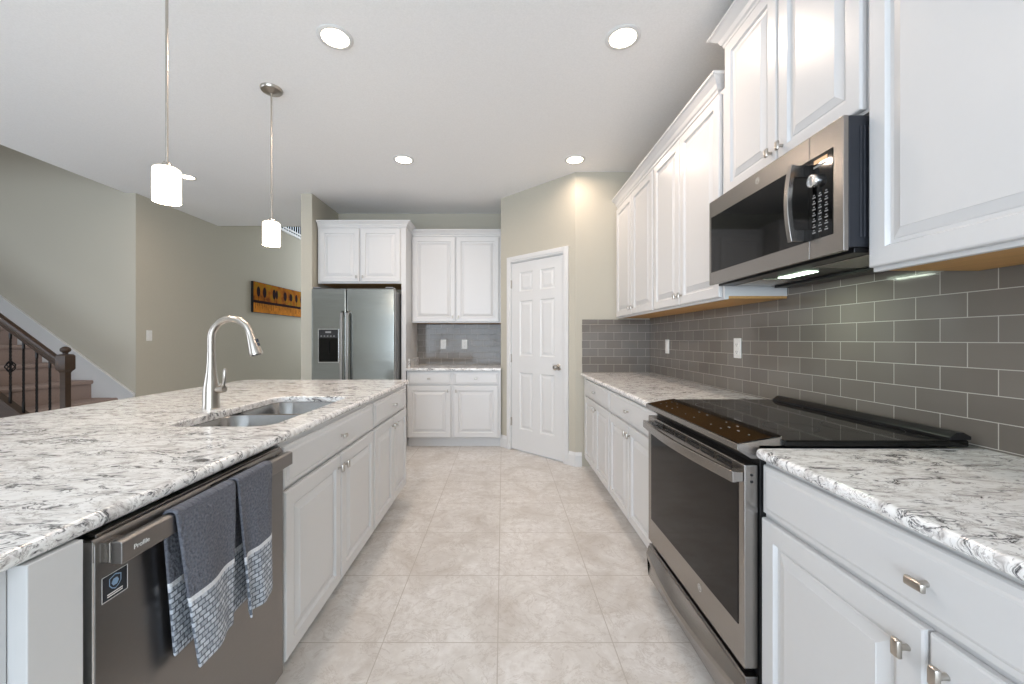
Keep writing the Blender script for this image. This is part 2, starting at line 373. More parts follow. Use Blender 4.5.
box(bm, dx0-0.012, dx0-0.003, 0, 0.12, 0, DH+0.012, R=RA); box(bm, dx1+0.003, dx1+0.012, 0, 0.12, 0, DH+0.012, R=RA)
box(bm, dx0-0.012, dx1+0.012, 0, 0.12, DH+0.004, DH+0.02, R=RA)
o = obj('trim_1', bm, M['trimw'], None, 0.003); o['kind'] = 'structure'; o['label'] = 'white casing around the pantry door'
# six-panel door
door = bpy.data.objects.new('door_1', None); C.objects.link(door); door.matrix_world = RA @ Matrix.Translation((dx0, 0.004, 0.012))
door['kind'] = 'structure'; door['label'] = 'closed white six-panel pantry door with a knob'
bm = B(); Wd = dx1-dx0; Hd = DH-0.012
st = 0.115; mid = 0.10; pw = (Wd-2*st-mid)/2
xs = [0, st, st+pw, st+pw+mid, st+2*pw+mid, Wd]; zs = [0, 0.24, 0.84, 1.02, 1.60, 1.71, 1.93, Hd]
zs = [0, 0.23, 0.85, 1.03, 1.63, 1.73, 1.94, Hd]
grid = {}
for i, x in enumerate(xs):
    for j, z in enumerate(zs): grid[i, j] = bm.verts.new((x, 0, z))
PAN = [(0.006, 0.004), (0.012, 0.010), (0.024, 0.010), (0.045, 0.003)]
for i in range(5):
    for j in range(7):
        q = [grid[i, j], grid[i+1, j], grid[i+1, j+1], grid[i, j+1]]
        if i in (1, 3) and j in (1, 3, 5):
            x0, x1, z0, z1 = xs[i], xs[i+1], zs[j], zs[j+1]; prev = q
            for ins, d in PAN:
                r = [bm.verts.new(p) for p in ((x0+ins, d, z0+ins), (x1-ins, d, z0+ins), (x1-ins, d, z1-ins), (x0+ins, d, z1-ins))]
                bridge(bm, prev, r); prev = r
            bm.faces.new(prev)
        else: bm.faces.new(q)
box(bm, 0, Wd, 0.0125, 0.035, 0, Hd)
for a_, b_ in (((0, 0.001), (0, Hd)), ((Wd-0.001, Wd), (0, Hd)), ((0, Wd), (0, 0.001)), ((0, Wd), (Hd-0.001, Hd))): box(bm, a_[0], a_[1], 0.0004, 0.0126, b_[0], b_[1])
obj('door_panel', bm, M['trimw'], door, recalc=False)
bm = B(); Rm = Matrix.Rotation(PI/2, 4, 'X')
lathe(bm, [(0.032, 0), (0.032, 0.004), (0.026, 0.009), (0.011, 0.012), (0.010, 0.030), (0.018, 0.036), (0.027, 0.046), (0.029, 0.056), (0.024, 0.066), (0.012, 0.071)], 24, (Wd-0.065, 0, 0.93), Rm)
obj('door_knob', bm, M['nickel'], door, smooth=True)
for z in (0.30, 1.00, 1.82):
    bm = B(); lathe(bm, [(0.007, -0.045), (0.007, 0.045)], 10, (-0.004, -0.012, z)); box(bm, -0.001, 0.003, -0.012, 0, z-0.045, z+0.045)
    obj('hinge', bm, M['nickel'], door, smooth=True)
# baseboards
def base(name, pts, h=0.13):
    o = crown(name, pts, [(0, 0), (0.015, 0), (0.015, h*0.78), (0.011, h*0.86), (0.006, h*0.95), (0.004, h), (0, h)], M['trimw'], None); o['kind'] = 'structure'; return o
def RAp(x): v = RA @ Vector((x, 0, 0)); return (v.x, v.y)
base('baseboard_pantry_right', [RAp(dx1+0.064), RAp(L_), (0.757, 3.85)], 0.135)
base('baseboard_pantry_left', [(-0.02, 4.60), RAp(0), RAp(dx0-0.064)], 0.135)
base('baseboard_hall', [(-4.04, 4.4), (-4.04, 9.2)][::-1], 0.13).scale = (1, 1, 1)

# backsplash tile sheets (UV in metres so that the joints land where the photo has them)
def tilesheet(name, p0, p1, z0, z1, u0, parent=None, th=0.007):
    a, b_ = Vector(p0), Vector(p1); d = (b_-a); ln = d.length; d.normalize(); n = Vector((d.y, -d.x))  # room side
    bm = B(); uvl = bm.loops.layers.uv.new('UVMap')
    def V(s, t, z): q = a+d*s+n*(t+0.0008); return (q.x, q.y, z)
    vs = [bm.verts.new(V(*p)) for p in ((0,0,z0),(ln,0,z0),(ln,0,z1),(0,0,z1),(0,th,z0),(ln,th,z0),(ln,th,z1),(0,th,z1))]
    for f in ((4,5,6,7),(0,4,7,3),(5,1,2,6),(7,6,2,3),(0,1,5,4)):
        fc = bm.faces.new([vs[i] for i in f])
        for lp in fc.loops:
            s = (lp.vert.co.xy-a).dot(d); lp[uvl].uv = (s+u0+10*0.1525, lp.vert.co.z-0.905+0.0765*21)
    o = obj(name, bm, M['subway'], None, recalc=True); return o
# right wall: joints of the odd rows at Y = 1.14 + 0.1525 k ; d runs from far to near (room side is -X)
o = tilesheet('backsplash_tiles', (XW, 3.85), (XW, -0.3), 0.90, 1.95, 0); 
tag(o, 'long grey glass subway tile backsplash on the right wall behind the range', 'backsplash')
for p in o.data.uv_layers[0].data: p.uv.x += ((1.14-3.85) % 0.1525)
o = tilesheet('backsplash_tiles', (0.76, 3.85), (XW-0.009, 3.85), 0.90, 1.412, 0); tag(o, 'short grey tile backsplash on the end wall beside the pantry door', 'backsplash')
o = tilesheet('backsplash_tiles', (-1.094, 5.12), (-0.021, 5.12), 0.90, 1.43, 0); tag(o, 'grey tile backsplash at the back between refrigerator and pantry', 'backsplash')

# ------------------------------------------------------------------ cabinets (local: x along width, front faces -y)
KNOB = [(0.0045, 0.0), (0.0045, 0.014)]
def knob(parent, x, z, vertical, y=0):
    bm = B(); Rm = Matrix.Rotation(PI/2, 4, 'X')
    lathe(bm, [(0.006, 0), (0.005, 0.008), (0.006, 0.018)], 12, (x, y, z), Rm)
    w_, h_ = (0.0085, 0.017) if vertical else (0.017, 0.0085)
    rings = []
    for ins, d in ((0.003, -0.016), (0, -0.019), (0, -0.024), (0.002, -0.027), (0.006, -0.028)):
        rings.append([bm.verts.new((x+px, y+d, z+pz)) for px, pz in rrect(-w_+ins, w_-ins, -h_+ins, h_-ins, 0.0022, 2)])
    bm.faces.new(rings[0][::-1])
    for a, b_ in zip(rings, rings[1:]): bridge(bm, a, b_)
    bm.faces.new(rings[-1])
    return obj('knob', bm, M['nickel'], parent, smooth=True)
def cab_door(parent, x0, x1, z0, z1, knobpos=None):
    bm = B(); panel_rings(bm, x0, x1, z0, z1, DOOR)
    d = obj('door', bm, M['cab'], parent)
    if knobpos: knob(d, knobpos[0], knobpos[1], True)
    return d
def cab_drawer(parent, x0, x1, z0, z1, kn=True):
    bm = B(); panel_rings(bm, x0, x1, z0, z1, DRAWER)
    d = obj('drawer', bm, M['cab'], parent)
    if kn: knob(d, (x0+x1)/2, (z0+z1)/2, False)
    return d
def carcass(parent, w_, d_, z0, z1, toe=False, wood=False, floorpan=True):
    bm = B(); t = 0.018
    box(bm, 0, w_, 0.021, 0.04, z0, z1)                    # face frame plane
    zb = z0+0.016 if wood else z0
    box(bm, 0, t, 0.04, d_, zb, z1); box(bm, w_-t, w_, 0.04, d_, zb, z1); box(bm, t, w_-t, d_-0.01, d_, zb, z1)
    box(bm, t, w_-t, 0.04, d_-0.01, z0+0.018 if wood else z0, z0+0.036)
    if not toe: box(bm, t, w_-t, 0.04, d_-0.01, z1-0.02, z1)
    else: box(bm, 0.0, w_, 0.085, 0.105, 0.0, z0)
    b = obj('body', bm, M['cab'], parent)
    if wood:
        bm = B(); box(bm, 0.001, w_-0.001, 0.0405, d_-0.001, z0+0.004, z0+0.0155); obj('bottom_panel', bm, M['wood'], parent, label='unpainted maple bottom')
    return b
def base_cabinet(label, w_, depth, loc, rz, doors, drawers, kn, group):
    t = thing('base_cabinet', label, 'cabinet', loc, rz, group)
    carcass(t, w_, depth, 0.112, 0.868, toe=True)
    for (x0, x1), ks in zip(doors, kn):
        cab_door(t, x0, x1, 0.118, 0.697, ((x0+0.03) if ks == 'l' else (x1-0.03), 0.697-0.055))
    for x0, x1 in drawers: cab_drawer(t, x0, x1, 0.711, 0.852)
    return t
GB = 'white base cabinets along the right wall'; XC = 0.76; DR = XW-XC-0.002
def rloc(y): return (XC, y, 0)
base_cabinet('white two-door base cabinet beside the pantry corner, at the far end of the right run', 3.845-2.87, DR, rloc(3.845), -PI/2,
             [(0.12, 0.545), (0.551, 0.965)], [(0.12, 0.965)], ['r', 'l'], GB)
base_cabinet('white two-door base cabinet immediately beyond the range', 2.868-1.992, DR, rloc(2.868), -PI/2,
             [(0.012, 0.440), (0.446, 0.868)], [(0.012, 0.868)], ['r', 'l'], GB)
base_cabinet('white base cabinet on the near side of the range, closest to the viewer', 1.187-0.25, DR, rloc(1.187), -PI/2,
             [(0.008, 0.466), (0.472, 0.93)], [(0.008, 0.93)], ['r', 'l'], GB)
tag(slab('countertop', 0.742, XW-0.001, 1.992, 3.848, 0.87, 0.90, M['quartz']), 'speckled quartz countertop between the range and the pantry corner', 'countertop')
tag(slab('countertop', 0.742, XW-0.001, 0.05, 1.186, 0.87, 0.90, M['quartz']), 'white veined quartz countertop on the near side of the range', 'countertop')
# back base cabinet
base_cabinet('white two-door base cabinet at the back between refrigerator and pantry', 1.06, 0.60, (-1.086, 4.50, 0), 0,
             [(0.012, 0.497), (0.53, 1.03)], [(0.012, 0.497), (0.53, 1.03)], ['r', 'l'], 'cabinets on the back wall')
t = thing('countertop', 'small quartz countertop at the back beside the refrigerator', 'countertop', (0, 0, 0))
slab('countertop_slab', -1.092, -0.022, 4.475, 5.111, 0.87, 0.90, M['quartz'], t, r=0.006, e=0.008)
boxo('side_splash', M['quartz'], (-1.092, -1.073, 4.60, 5.111, 0.90, 1.0), t)
# island base
XI = -0.74
base_cabinet('white sink base cabinet in the island, next to the dishwasher', 0.952, 0.6, (XI, 1.352, 0), PI/2,
             [(0.012, 0.475), (0.481, 0.942)], [(0.012, 0.942)], ['r', 'l'], 'island base cabinets')
base_cabinet('white base cabinet at the far end of the island', 0.776, 0.6, (XI, 2.304, 0), PI/2,
             [(0.010, 0.394), (0.400, 0.764)], [(0.010, 0.764)], ['r', 'l'], 'island base cabinets')
t = thing('island_end_cabinet', 'white end cabinet side and filler of the island, on the near side of the dishwasher', 'cabinet', (0, 0, 0))
boxo('filler', M['cab'], (XI-0.60, XI, 0.622, 0.706, 0, 0.868), t)
boxo('side_panel', M['cab'], (XI-0.60, XI-0.03, 0.20, 0.621, 0, 0.868), t)
tag(boxo('knee_wall', M['cab'], (-1.50, -1.345, 0.2, 3.08, 0, 0.868)), 'white knee wall carrying the seating side of the island', 'wall')
SX0, SX1, SY0, SY1 = -1.262, -0.866, 1.475, 2.255
tag(slab('island_countertop', -2.06, -0.743, 0.10, 3.20, 0.87, 0.90, M['quartz'], r=0.05, hole=(SX0, SX1, SY0, SY1, 0.07)), 'long veined quartz island countertop with a sink cut-out', 'countertop')
# sink
t = thing('sink', 'stainless steel double bowl sink set under the island countertop', 'sink', (-1.056, 1.87, 0.66))
def bowl(y0, y1):
    bm = B(); x0, x1 = SX0-0.006+1.056, SX1+0.006+1.056; y0 -= 1.87; y1 -= 1.87
    prof = [(-0.012, 0.208), (0.0, 0.208), (0.003, 0.203), (0.010, 0.05), (0.022, 0.018), (0.05, 0.008), (0.12, 0.004)]
    rings = [[bm.verts.new((px, py, z)) for px, py in rrect(x0+d, x1-d, y0+d, y1-d, max(0.085-d*0.5, 0.02), 6)] for d, z in prof]
    for a, b_ in zip(rings, rings[1:]): bridge(bm, a, b_)
    bm.faces.new(rings[-1])
    b = obj('bowl', bm, M['sinks'], t, smooth=True)
    bm = B(); lathe(bm, [(0.001, 0.0045), (0.02, 0.0045), (0.03, 0.006), (0.042, 0.0075), (0.044, 0.005)], 24, ((x0+x1)/2, (y0+y1)/2, 0))
    obj('drain', bm, M['chrome'], b, smooth=True)
bowl(1.473, 1.868); bowl(1.895, 2.257)
# faucet
t = thing('faucet', 'tall brushed nickel gooseneck faucet with pull-down spray behind the sink', 'faucet', (-1.364, 1.87, 0.90))
bm = B(); lathe(bm, [(0.036, 0), (0.036, 0.006), (0.0335, 0.02), (0.033, 0.09), (0.027, 0.13), (0.021, 0.17), (0.0175, 0.22), (0.0165, 0.26)], 32)
obj('base', bm, M['nickel'], t, smooth=True)
bm = B(); pts = [(0, 0, 0.25), (0, 0, 0.30)]; R_ = 0.092
for i in range(0, 17):
    a = PI - math.radians(168)*i/16; pts.append((R_+R_*math.cos(a), 0, 0.325+R_*math.sin(a)))
tube(bm, pts, 0.0155, 20); obj('spout', bm, M['nickel'], t, smooth=True)
p = Vector(pts[-1]); dirn = (Vector(pts[-1])-Vector(pts[-2])).normalized()
bm = B(); tube(bm, [p-dirn*0.002, p+dirn*0.012, p+dirn*0.03, p+dirn*0.088, p+dirn*0.100], [0.0155, 0.0170, 0.019, 0.028, 0.0275], 24); sh = obj('spray_head', bm, M['nickel'], t, smooth=True)
bm = B(); tube(bm, [p+dirn*0.098, p+dirn*0.1025], [0.022, 0.021], 20); obj('nozzle', bm, M['black'], sh, smooth=True)
bm = B(); sidev = Vector((0.9, 0, 0.25)).normalized()
for k in (0.035, 0.055):
    q = p+dirn*k+Vector((0.0225, 0, 0.005)); tube(bm, [q-dirn*0.007, q+dirn*0.007], 0.006, 8)
obj('spray_button', bm, M['dgrey'], sh, smooth=True)
bm = B(); tube(bm, [(0.018, 0, 0.085), (0.05, -0.004, 0.088), (0.066, -0.006, 0.090)], [0.014, 0.018, 0.016], 16)
tube(bm, [(0.058, -0.006, 0.095), (0.066, -0.008, 0.12), (0.071, -0.01, 0.15), (0.072, -0.01, 0.175), (0.070, -0.01, 0.185)], [0.008, 0.007, 0.009, 0.0085, 0.004], 12)
obj('lever', bm, M['nickel'], t, smooth=True)

# ------------------------------------------------------------------ upper cabinets
def upper(label, w_, depth, loc, rz, z0, z1, dz0, dz1, doors, kn, group):
    t = thing('wall_cabinet', label, 'cabinet', loc, rz, group); lz = loc[2]
    carcass(t, w_, depth, z0-lz, z1-lz, wood=True)
    for (x0, x1), ks in zip(doors, kn):
        cab_door(t, x0, x1, dz0-lz, dz1-lz, ((x0+0.028) if ks == 'l' else (x1-0.028), dz0-lz+0.055))
    return t
XU = 1.08; DU = XW-0.0095-XU; GU = 'white wall cabinets along the right wall'
upper('white two-door wall cabinet at the far end of the right run, by the pantry wall', 3.845-2.885, DU, (XU, 3.845, 1.42), -PI/2, 1.42, 2.47, 1.432, 2.452, [(0.025, 0.482), (0.490, 0.945)], ['r', 'l'], GU)
upper('white two-door wall cabinet just beyond the microwave', 2.883-1.985, DU, (XU, 2.883, 1.42), -PI/2, 1.42, 2.47, 1.432, 2.452, [(0.012, 0.428), (0.436, 0.880)], ['r', 'l'], GU)
t = upper('raised white two-door wall cabinet directly above the microwave', 1.983-1.190, DU, (XU, 1.983, 1.905), -PI/2, 1.905, 2.66, 1.915, 2.645, [(0.03, 0.401), (0.409, 0.775)], ['r', 'l'], GU)
crown('crown_moulding', [(0.0, DU-0.02), (0.0, 0.02), (0.811, 0.02), (0.811, DU-0.02)], crownprof(2.66-1.905, 0.085, 0.06), M['cab'], t, side=-1) if False else crown('crown_moulding', [(0.0, DU), (0.0, 0.02), (0.793, 0.02), (0.793, DU)], crownprof(2.66-1.905, 0.085, 0.06), M['cab'], t)
t = upper('large white wall cabinet on the near side of the microwave', 1.188-0.11, DU, (XU, 1.188, 1.42), -PI/2, 1.42, 2.47, 1.432, 2.452, [(0.004, 0.535), (0.543, 1.07)], ['r', 'l'], GU)
crown('crown_moulding', [(0.0, 0.02), (1.078, 0.02), (1.078, DU)], crownprof(2.47-1.42, 0.075), M['cab'], t)
o = crown('crown_moulding', [(XU+0.02, 3.845), (XU+0.02, 2.045), (XW, 2.045)], crownprof(2.471, 0.088), M['cab'])
tag(o, 'white crown moulding along the top of the far right wall cabinets', 'moulding')
# back wall cabinets
t = upper('white two-door wall cabinet on the back wall above the small counter', 1.072, 5.12-4.78-0.0095, (-1.093, 4.78, 1.42), 0, 1.42, 2.455, 1.432, 2.445, [(0.012, 0.520), (0.535, 1.043)], ['r', 'l'], 'cabinets on the back wall')
crown('crown_moulding', [(0.0, 0.02), (1.07, 0.02)], crownprof(2.455-1.42, 0.075), M['cab'], t)
t = upper('white two-door cabinet above the refrigerator', 0.942, 5.118-4.50, (-2.09, 4.50, 1.853), 0, 1.853, 2.48, 1.868, 2.470, [(0.025, 0.470), (0.487, 0.932)], ['r', 'l'], 'cabinets on the back wall')
boxo('side_panel', M['cab'], (0.943, 0.995, 0.015, 0.618, -1.853, 0.627), t, label='tall white panel beside the refrigerator')
crown('crown_moulding', [(0.0, 0.0205), (0.995, 0.015), (0.995, 0.28)], crownprof(0.627, 0.075), M['cab'], t)

# ------------------------------------------------------------------ refrigerator
t = thing('refrigerator', 'stainless steel side-by-side refrigerator with a water dispenser', 'refrigerator', (-2.067, 4.305, 0))
FW = 0.901
bm = B(); box(bm, 0.004, FW-0.004, 0.075, 0.74, 0.03, 1.745); box(bm, 0.02, FW-0.02, 0.10, 0.70, 0, 0.03); obj('body', bm, M['grey'], t, 0.004)
for x0, x1 in ((0.003, 0.377), (0.383, FW-0.003)):
    bm = B(); box(bm, x0, x1, 0, 0.068, 0.06, 1.77); d = obj('door', bm, M['fridge'], t, 0.012, seg=3)
    hx = x1-0.028 if x0 < 0.1 else x0+0.028
    bm = B(); tube(bm, [(hx, -0.003, 1.52), (hx, -0.045, 1.50), (hx, -0.058, 1.42), (hx, -0.062, 1.1), (hx, -0.058, 0.72), (hx, -0.045, 0.64), (hx, -0.003, 0.62)], 0.014, sq=(1, 0.8))
    obj('handle', bm, M['steel'], d, 0.004)
    if x0 < 0.1:
        bm = B(); box(bm, 0.078, 0.302, -0.006, 0.0005, 0.97, 1.335); f = obj('dispenser', bm, M['chrome'], d, 0.003)
        bm = B(); box(bm, 0.086, 0.294, -0.009, -0.005, 1.235, 1.327); obj('dispenser_display', bm, M['dgrey'], f, 0.001) if False else obj('dispenser_panel', bm, M['black'], d, 0.001)
        bm = B(); box(bm, 0.086, 0.294, -0.0075, -0.0055, 0.98, 1.235); box(bm, 0.175, 0.205, -0.02, -0.006, 1.07, 1.20); box(bm, 0.10, 0.28, -0.022, -0.006, 0.98, 1.0)
        obj('dispenser_bay', bm, M['glass'], d, 0.001)
        bm = B()
        for i in range(5): box(bm, 0.108+i*0.034, 0.124+i*0.034, -0.0105, -0.0085, 1.252, 1.262)
        box(bm, 0.16, 0.22, -0.0105, -0.0085, 1.29, 1.308); obj('dispenser_buttons', bm, M['icon'], d)
for x in (0.02, FW-0.10): boxo('hinge_cover', M['grey'], (x, x+0.08, 0.0, 0.12, 1.7705, 1.785), t, 0.003)

# ------------------------------------------------------------------ range (local: x runs toward the viewer, front faces -y)
RY = 1.985; RW = 1.985-1.191
t = thing('range', 'stainless slide-in range with black glass cooktop between right counters', 'range', (0.72, RY, 0), -PI/2)
def lx(y): return RY-y
bm = B(); box(bm, 0.0, RW, 0.045, 0.66, 0.03, 0.885); box(bm, 0.05, RW-0.05, 0.06, 0.6, 0, 0.03); obj('body', bm, M['black'], t, 0.002)
bm = B(); box(bm, -0.012, RW+0.012, 0.112, 0.655, 0.902, 0.922)
obj('cooktop', bm, M['glass'], t, 0.004)
for cx, cy, r in ((0.2, 0.26, 0.11), (0.2, 0.52, 0.08), (0.62, 0.26, 0.08), (0.62, 0.50, 0.11)):
    bm = B(); a = [bm.verts.new((cx+r*math.cos(k*PI/24), cy+r*math.sin(k*PI/24), 0.9224)) for k in range(48)]; b_ = [bm.verts.new((cx+(r-0.0015)*math.cos(k*PI/24), cy+(r-0.0015)*math.sin(k*PI/24), 0.9224)) for k in range(48)]
    bridge(bm, a, b_); obj('burner_ring', bm, M['dgrey'], t)
bm = B()
pr = [(0.605, 0.9215), (0.605, 0.929), (0.625, 0.944), (0.645, 0.944), (0.668, 0.932), (0.668, 0.9215)]
ra = [[bm.verts.new((x, y, z)) for y, z in pr] for x in (0.02, RW+0.006)]
bridge(bm, ra[0], ra[1]); bm.faces.new(ra[0]); bm.faces.new(ra[1][::-1]); obj('back_trim', bm, M['black'], t, 0.001)
# control panel: wedge with glass top
def wedge(pr, x0, x1):
    bm = B(); ra = [[bm.verts.new((x, y, z)) for y, z in pr] for x in (x0, x1)]
    bridge(bm, ra[0], ra[1]); bm.faces.new(ra[0]); bm.faces.new(ra[1][::-1]); return bm
cp = obj('control_panel', wedge([(-0.022, 0.890), (-0.022, 0.907), (0.113, 0.930), (0.113, 0.902), (0.045, 0.902), (0.045, 0.864), (0.02, 0.864)], 0.03, RW-0.001), M['steel'], t, 0.002)
obj('control_glass', wedge([(-0.016, 0.909), (-0.016, 0.9105), (0.112, 0.9325), (0.112, 0.9305)], 0.036, RW-0.006), M['glass'], cp)
bm = B(); slope = 0.0225/0.128; Rk = random.Random(3)
for gx in (0.10, 0.16, 0.22, 0.36, 0.42, 0.56, 0.62, 0.68, 0.73):
    for gy in (0.02, 0.045, 0.07):
        if Rk.random() < 0.75:
            z = 0.9106+(gy+0.016)*slope; x = gx+Rk.uniform(-.008, .008); wv = Rk.uniform(0.005, 0.014)
            vs = [bm.verts.new(q) for q in ((x, gy, z+0.0008), (x+wv, gy, z+0.0008), (x+wv, gy+0.0045, z+0.0016), (x, gy+0.0045, z+0.0016))]; bm.faces.new(vs)
obj('touch_controls', bm, M['icon'], cp)
# oven door
od = obj('oven_door', wedge([(0, 0.235), (0, 0.846), (0.043, 0.846), (0.043, 0.235)], 0.003, RW-0.003), M['steel'], t, 0.004)
wx0, wx1, wz0, wz1 = 0.035, 0.775, 0.35, 0.79
wx0 = 0.045; wx1 = RW-0.032
boxo('window', M['ovenglass'], (wx0, wx1, -0.002, 0.004, wz0, wz1), od, 0.001)
bm = B()
for i in range(6):
    for k in range(2):
        x = 0.10+i*0.108; box(bm, x, x+0.085, -0.0008+0.001, 0.012, 0.815+k*0.014, 0.822+k*0.014)
for v in bm.verts: v.co.y -= 0.0015
obj('vent_slots', bm, M['black'], od)
bm = B()
for k in range(2): lathe(bm, [(0.004, 0), (0.004, 0.001)], 10, (RW-0.0025, 0.022, 0.795+k*0.02), Matrix.Rotation(PI/2, 4, 'Y'))
obj('screw_holes', bm, M['black'], od)
bm = B(); pts = []
for i in range(17):
    s = i/16; x = 0.022+(RW-0.028)*s; pts.append((x, -0.026-0.024*math.sin(PI*s), 0.808))
tube(bm, pts, 1, sq=(0.0075, 0.017)); 
for x in (0.022, RW-0.046): box(bm, x, x+0.04, -0.032, 0.0, 0.793, 0.823)
obj('handle', bm, M['steel'], od, 0.003)
def emblem(parent, x, z, r, y=-0.0012):
    bm = B()
    def ring(R1, R2, cx=0, cz=0, a0=0, a1=2*PI, n=28):
        A = [[bm.verts.new((x+cx+R*math.cos(a0+(a1-a0)*k/n), y, z+cz+R*math.sin(a0+(a1-a0)*k/n))) for k in range(n+1)] for R in (R1, R2)]
        bridge(bm, A[0], A[1], close=False)
    ring(r, r*0.88); ring(r*0.34, r*0.24, -r*0.28, -r*0.05, 0.4, 5.6); ring(r*0.34, r*0.24, r*0.28, r*0.05, -2.6, 2.6); ring(r*0.5, r*0.42, 0, 0, 1.0, 2.6)
    return obj('emblem', bm, M['plate'], parent)
emblem(od, lx(1.463), 0.312, 0.013)
# warming drawer
dr = obj('storage_drawer', wedge([(0.004, 0.045), (0.004, 0.212), (0.043, 0.212), (0.043, 0.045)], 0.003, RW-0.003), M['slate'], t, 0.003)
bm = B(); n = 16; top = []; 
rows = []
for i in range(n+1):
    s = i/n; x = 0.0+RW*s; b_ = -0.006-0.034*math.sin(PI*s)
    rows.append([bm.verts.new(q) for q in ((x, 0.003, 0.200), (x, b_, 0.168), (x, b_-0.002, 0.165), (x, b_-0.002, 0.146), (x, b_+0.010, 0.139), (x, 0.002, 0.05))])
for a, b_ in zip(rows, rows[1:]): bridge(bm, a, b_, close=False)
bm.faces.new(rows[0]); bm.faces.new(rows[-1][::-1]); obj('drawer_handle', bm, M['steel'], dr, smooth=True)

# ------------------------------------------------------------------ microwave
MY = 1.968; MW = 1.968-1.192; XM = 1.015; MZ0, MZ1 = 1.485, 1.890
t = thing('microwave', 'stainless over-the-range microwave with black glass door', 'microwave', (XM, MY, MZ0), -PI/2)
hh = MZ1-MZ0
bm = B(); box(bm, 0.004, MW-0.002, 0.018, 0.393, 0.012, hh)
for k in range(7): box(bm, MW-0.003, MW+0.001, 0.05+k*0.012, 0.056+k*0.012, 0.04, hh-0.03)
obj('body', bm, M['dgrey'], t, 0.002)
def lm(y): return MY-y
seam = lm(1.325); gx1 = lm(1.23); gz0, gz1 = 1.545-MZ0, 1.812-MZ0
d = obj('door', wedge([(0, 0.0), (0, hh), (0.016, hh), (0.016, 0.0)], 0, seam-0.001), M['steel'], t, 0.002)
boxo('door_glass', M['glass'], (0.02, seam-0.001, -0.0015, 0.01, gz0, gz1), d, 0.0005)
bm = B(); hx = lm(1.352); pts = []
for i in range(13):
    s = i/12; pts.append((hx, -0.038-0.014*math.sin(PI*s), gz0+0.005+(gz1-gz0-0.010)*s))
tube(bm, pts, 1, sq=(0.0095, 0.009), up=Vector((0, 1, 0)))
for z in (gz0+0.005, gz1-0.045): box(bm, hx-0.006, hx+0.006, -0.036, -0.001, z, z+0.04)
obj('handle', bm, M['steel'], d, 0.002)
emblem(d, lm(1.595), 1.853-MZ0, 0.012)
c = obj('control_panel', wedge([(0, 0.0), (0, hh), (0.016, hh), (0.016, 0.0)], seam+0.001, MW), M['steel'], t, 0.002)
boxo('control_glass', M['glass'], (seam+0.001, gx1, -0.0015, 0.01, gz0, gz1), c, 0.0005)
bm = B(); lathe(bm, [(0.021, 0.0), (0.021, 0.016), (0.019, 0.019), (0.016, 0.019), (0.015, 0.015)], 28, (lm(1.293), -0.001, 1.732-MZ0), Matrix.Rotation(PI/2, 4, 'X')); obj('dial', bm, M['chrome'], c, smooth=True)
bm = B()
for r in range(7):
    for k in range(3):
        x = seam+0.015+k*0.025; z = 1.565-MZ0+r*0.019; box(bm, x, x+0.013, -0.0022, -0.0012, z, z+0.004); box(bm, x+0.003, x+0.010, -0.0022, -0.0012, z+0.008, z+0.011)
box(bm, seam+0.02, seam+0.07, -0.0022, -0.0012, 1.775-MZ0, 1.781-MZ0)
obj('keypad', bm, M['icon'], c)
boxo('display_reflection', mat('orange_reflection', (30, 25, 20), 0.2, emit=(255, 200, 140), es=0.5), (seam+0.022, seam+0.075, -0.0025, -0.0012, 1.788-MZ0, 1.800-MZ0), c, 0)  # orange reflection over the display area, put in as a glowing strip
bm = B(); box(bm, 0.01, MW-0.01, 0.04, 0.385, -0.004, 0.0115); box(bm, 0.03, MW-0.03, 0.30, 0.385, -0.016, -0.004); ug = obj('underside', bm, M['black'], t, 0.002)
bm = B(); bm.free()
for a_, b_ in ((0.04, 0.25), (MW-0.25, MW-0.03)): boxo('grease_filter', M['steel'], (a_, b_, 0.10, 0.28, -0.007, -0.0035), t, 0.001)
boxo('lamp_lens', M['mwlens'], (0.28, 0.44, 0.145, 0.190, -0.0075, -0.0035), t, 0.001)
l = bpy.data.lights.new('hob_lamp', 'AREA'); l.shape = 'RECTANGLE'; l.size = 0.15; l.size_y = 0.05; l.energy = 0.8; l.color = (0.86, 1.0, 0.82)
o = bpy.data.objects.new('hob_lamp', l); C.objects.link(o); o.parent = t; o.location = (0.36, 0.168, -0.012)

# ------------------------------------------------------------------ dishwasher (local x toward far, front -y faces the aisle)
t = thing('dishwasher', 'dark stainless dishwasher built into the island, towels on its handle', 'dishwasher', (XI, 0.713, 0), PI/2)
DWW = 0.637
bm = B(); box(bm, 0.0, DWW, 0.03, 0.58, 0.09, 0.860); box(bm, 0.02, DWW-0.02, 0.09, 0.5, 0.0, 0.09); obj('body', bm, M['black'], t, 0.001)
d = obj('door', wedge([(0, 0.10), (0, 0.845), (0.006, 0.855), (0.028, 0.855), (0.028, 0.10)], 0.012, DWW-0.004), M['slate'], t, 0.002)
boxo('door_edge', M['chrome'], (0.0085, 0.0118, 0.001, 0.029, 0.10, 0.853), d, 0.0005)
boxo('control_strip', M['steel'], (0.020, DWW-0.012, 0.006, 0.027, 0.8555, 0.862), d, 0.001)
bm = B()
for k in range(2): box(bm, 0.30, 0.44, -0.0012, 0.001, 0.852-0.006*k-0.003, 0.852-0.006*k)
obj('vent_slot', bm, M['black'], d)
hd = obj('handle', wedge([(-0.040, 0.806), (-0.040, 0.845), (-0.036, 0.848), (-0.018, 0.848), (-0.018, 0.806)], 0.022, DWW-0.06+0.042), M['slate'], t, 0.002)
for x in (0.022, DWW-0.05): boxo('handle_mount', M['steel'], (x, x+0.03, -0.018, 0.001, 0.808, 0.846), hd, 0.002)
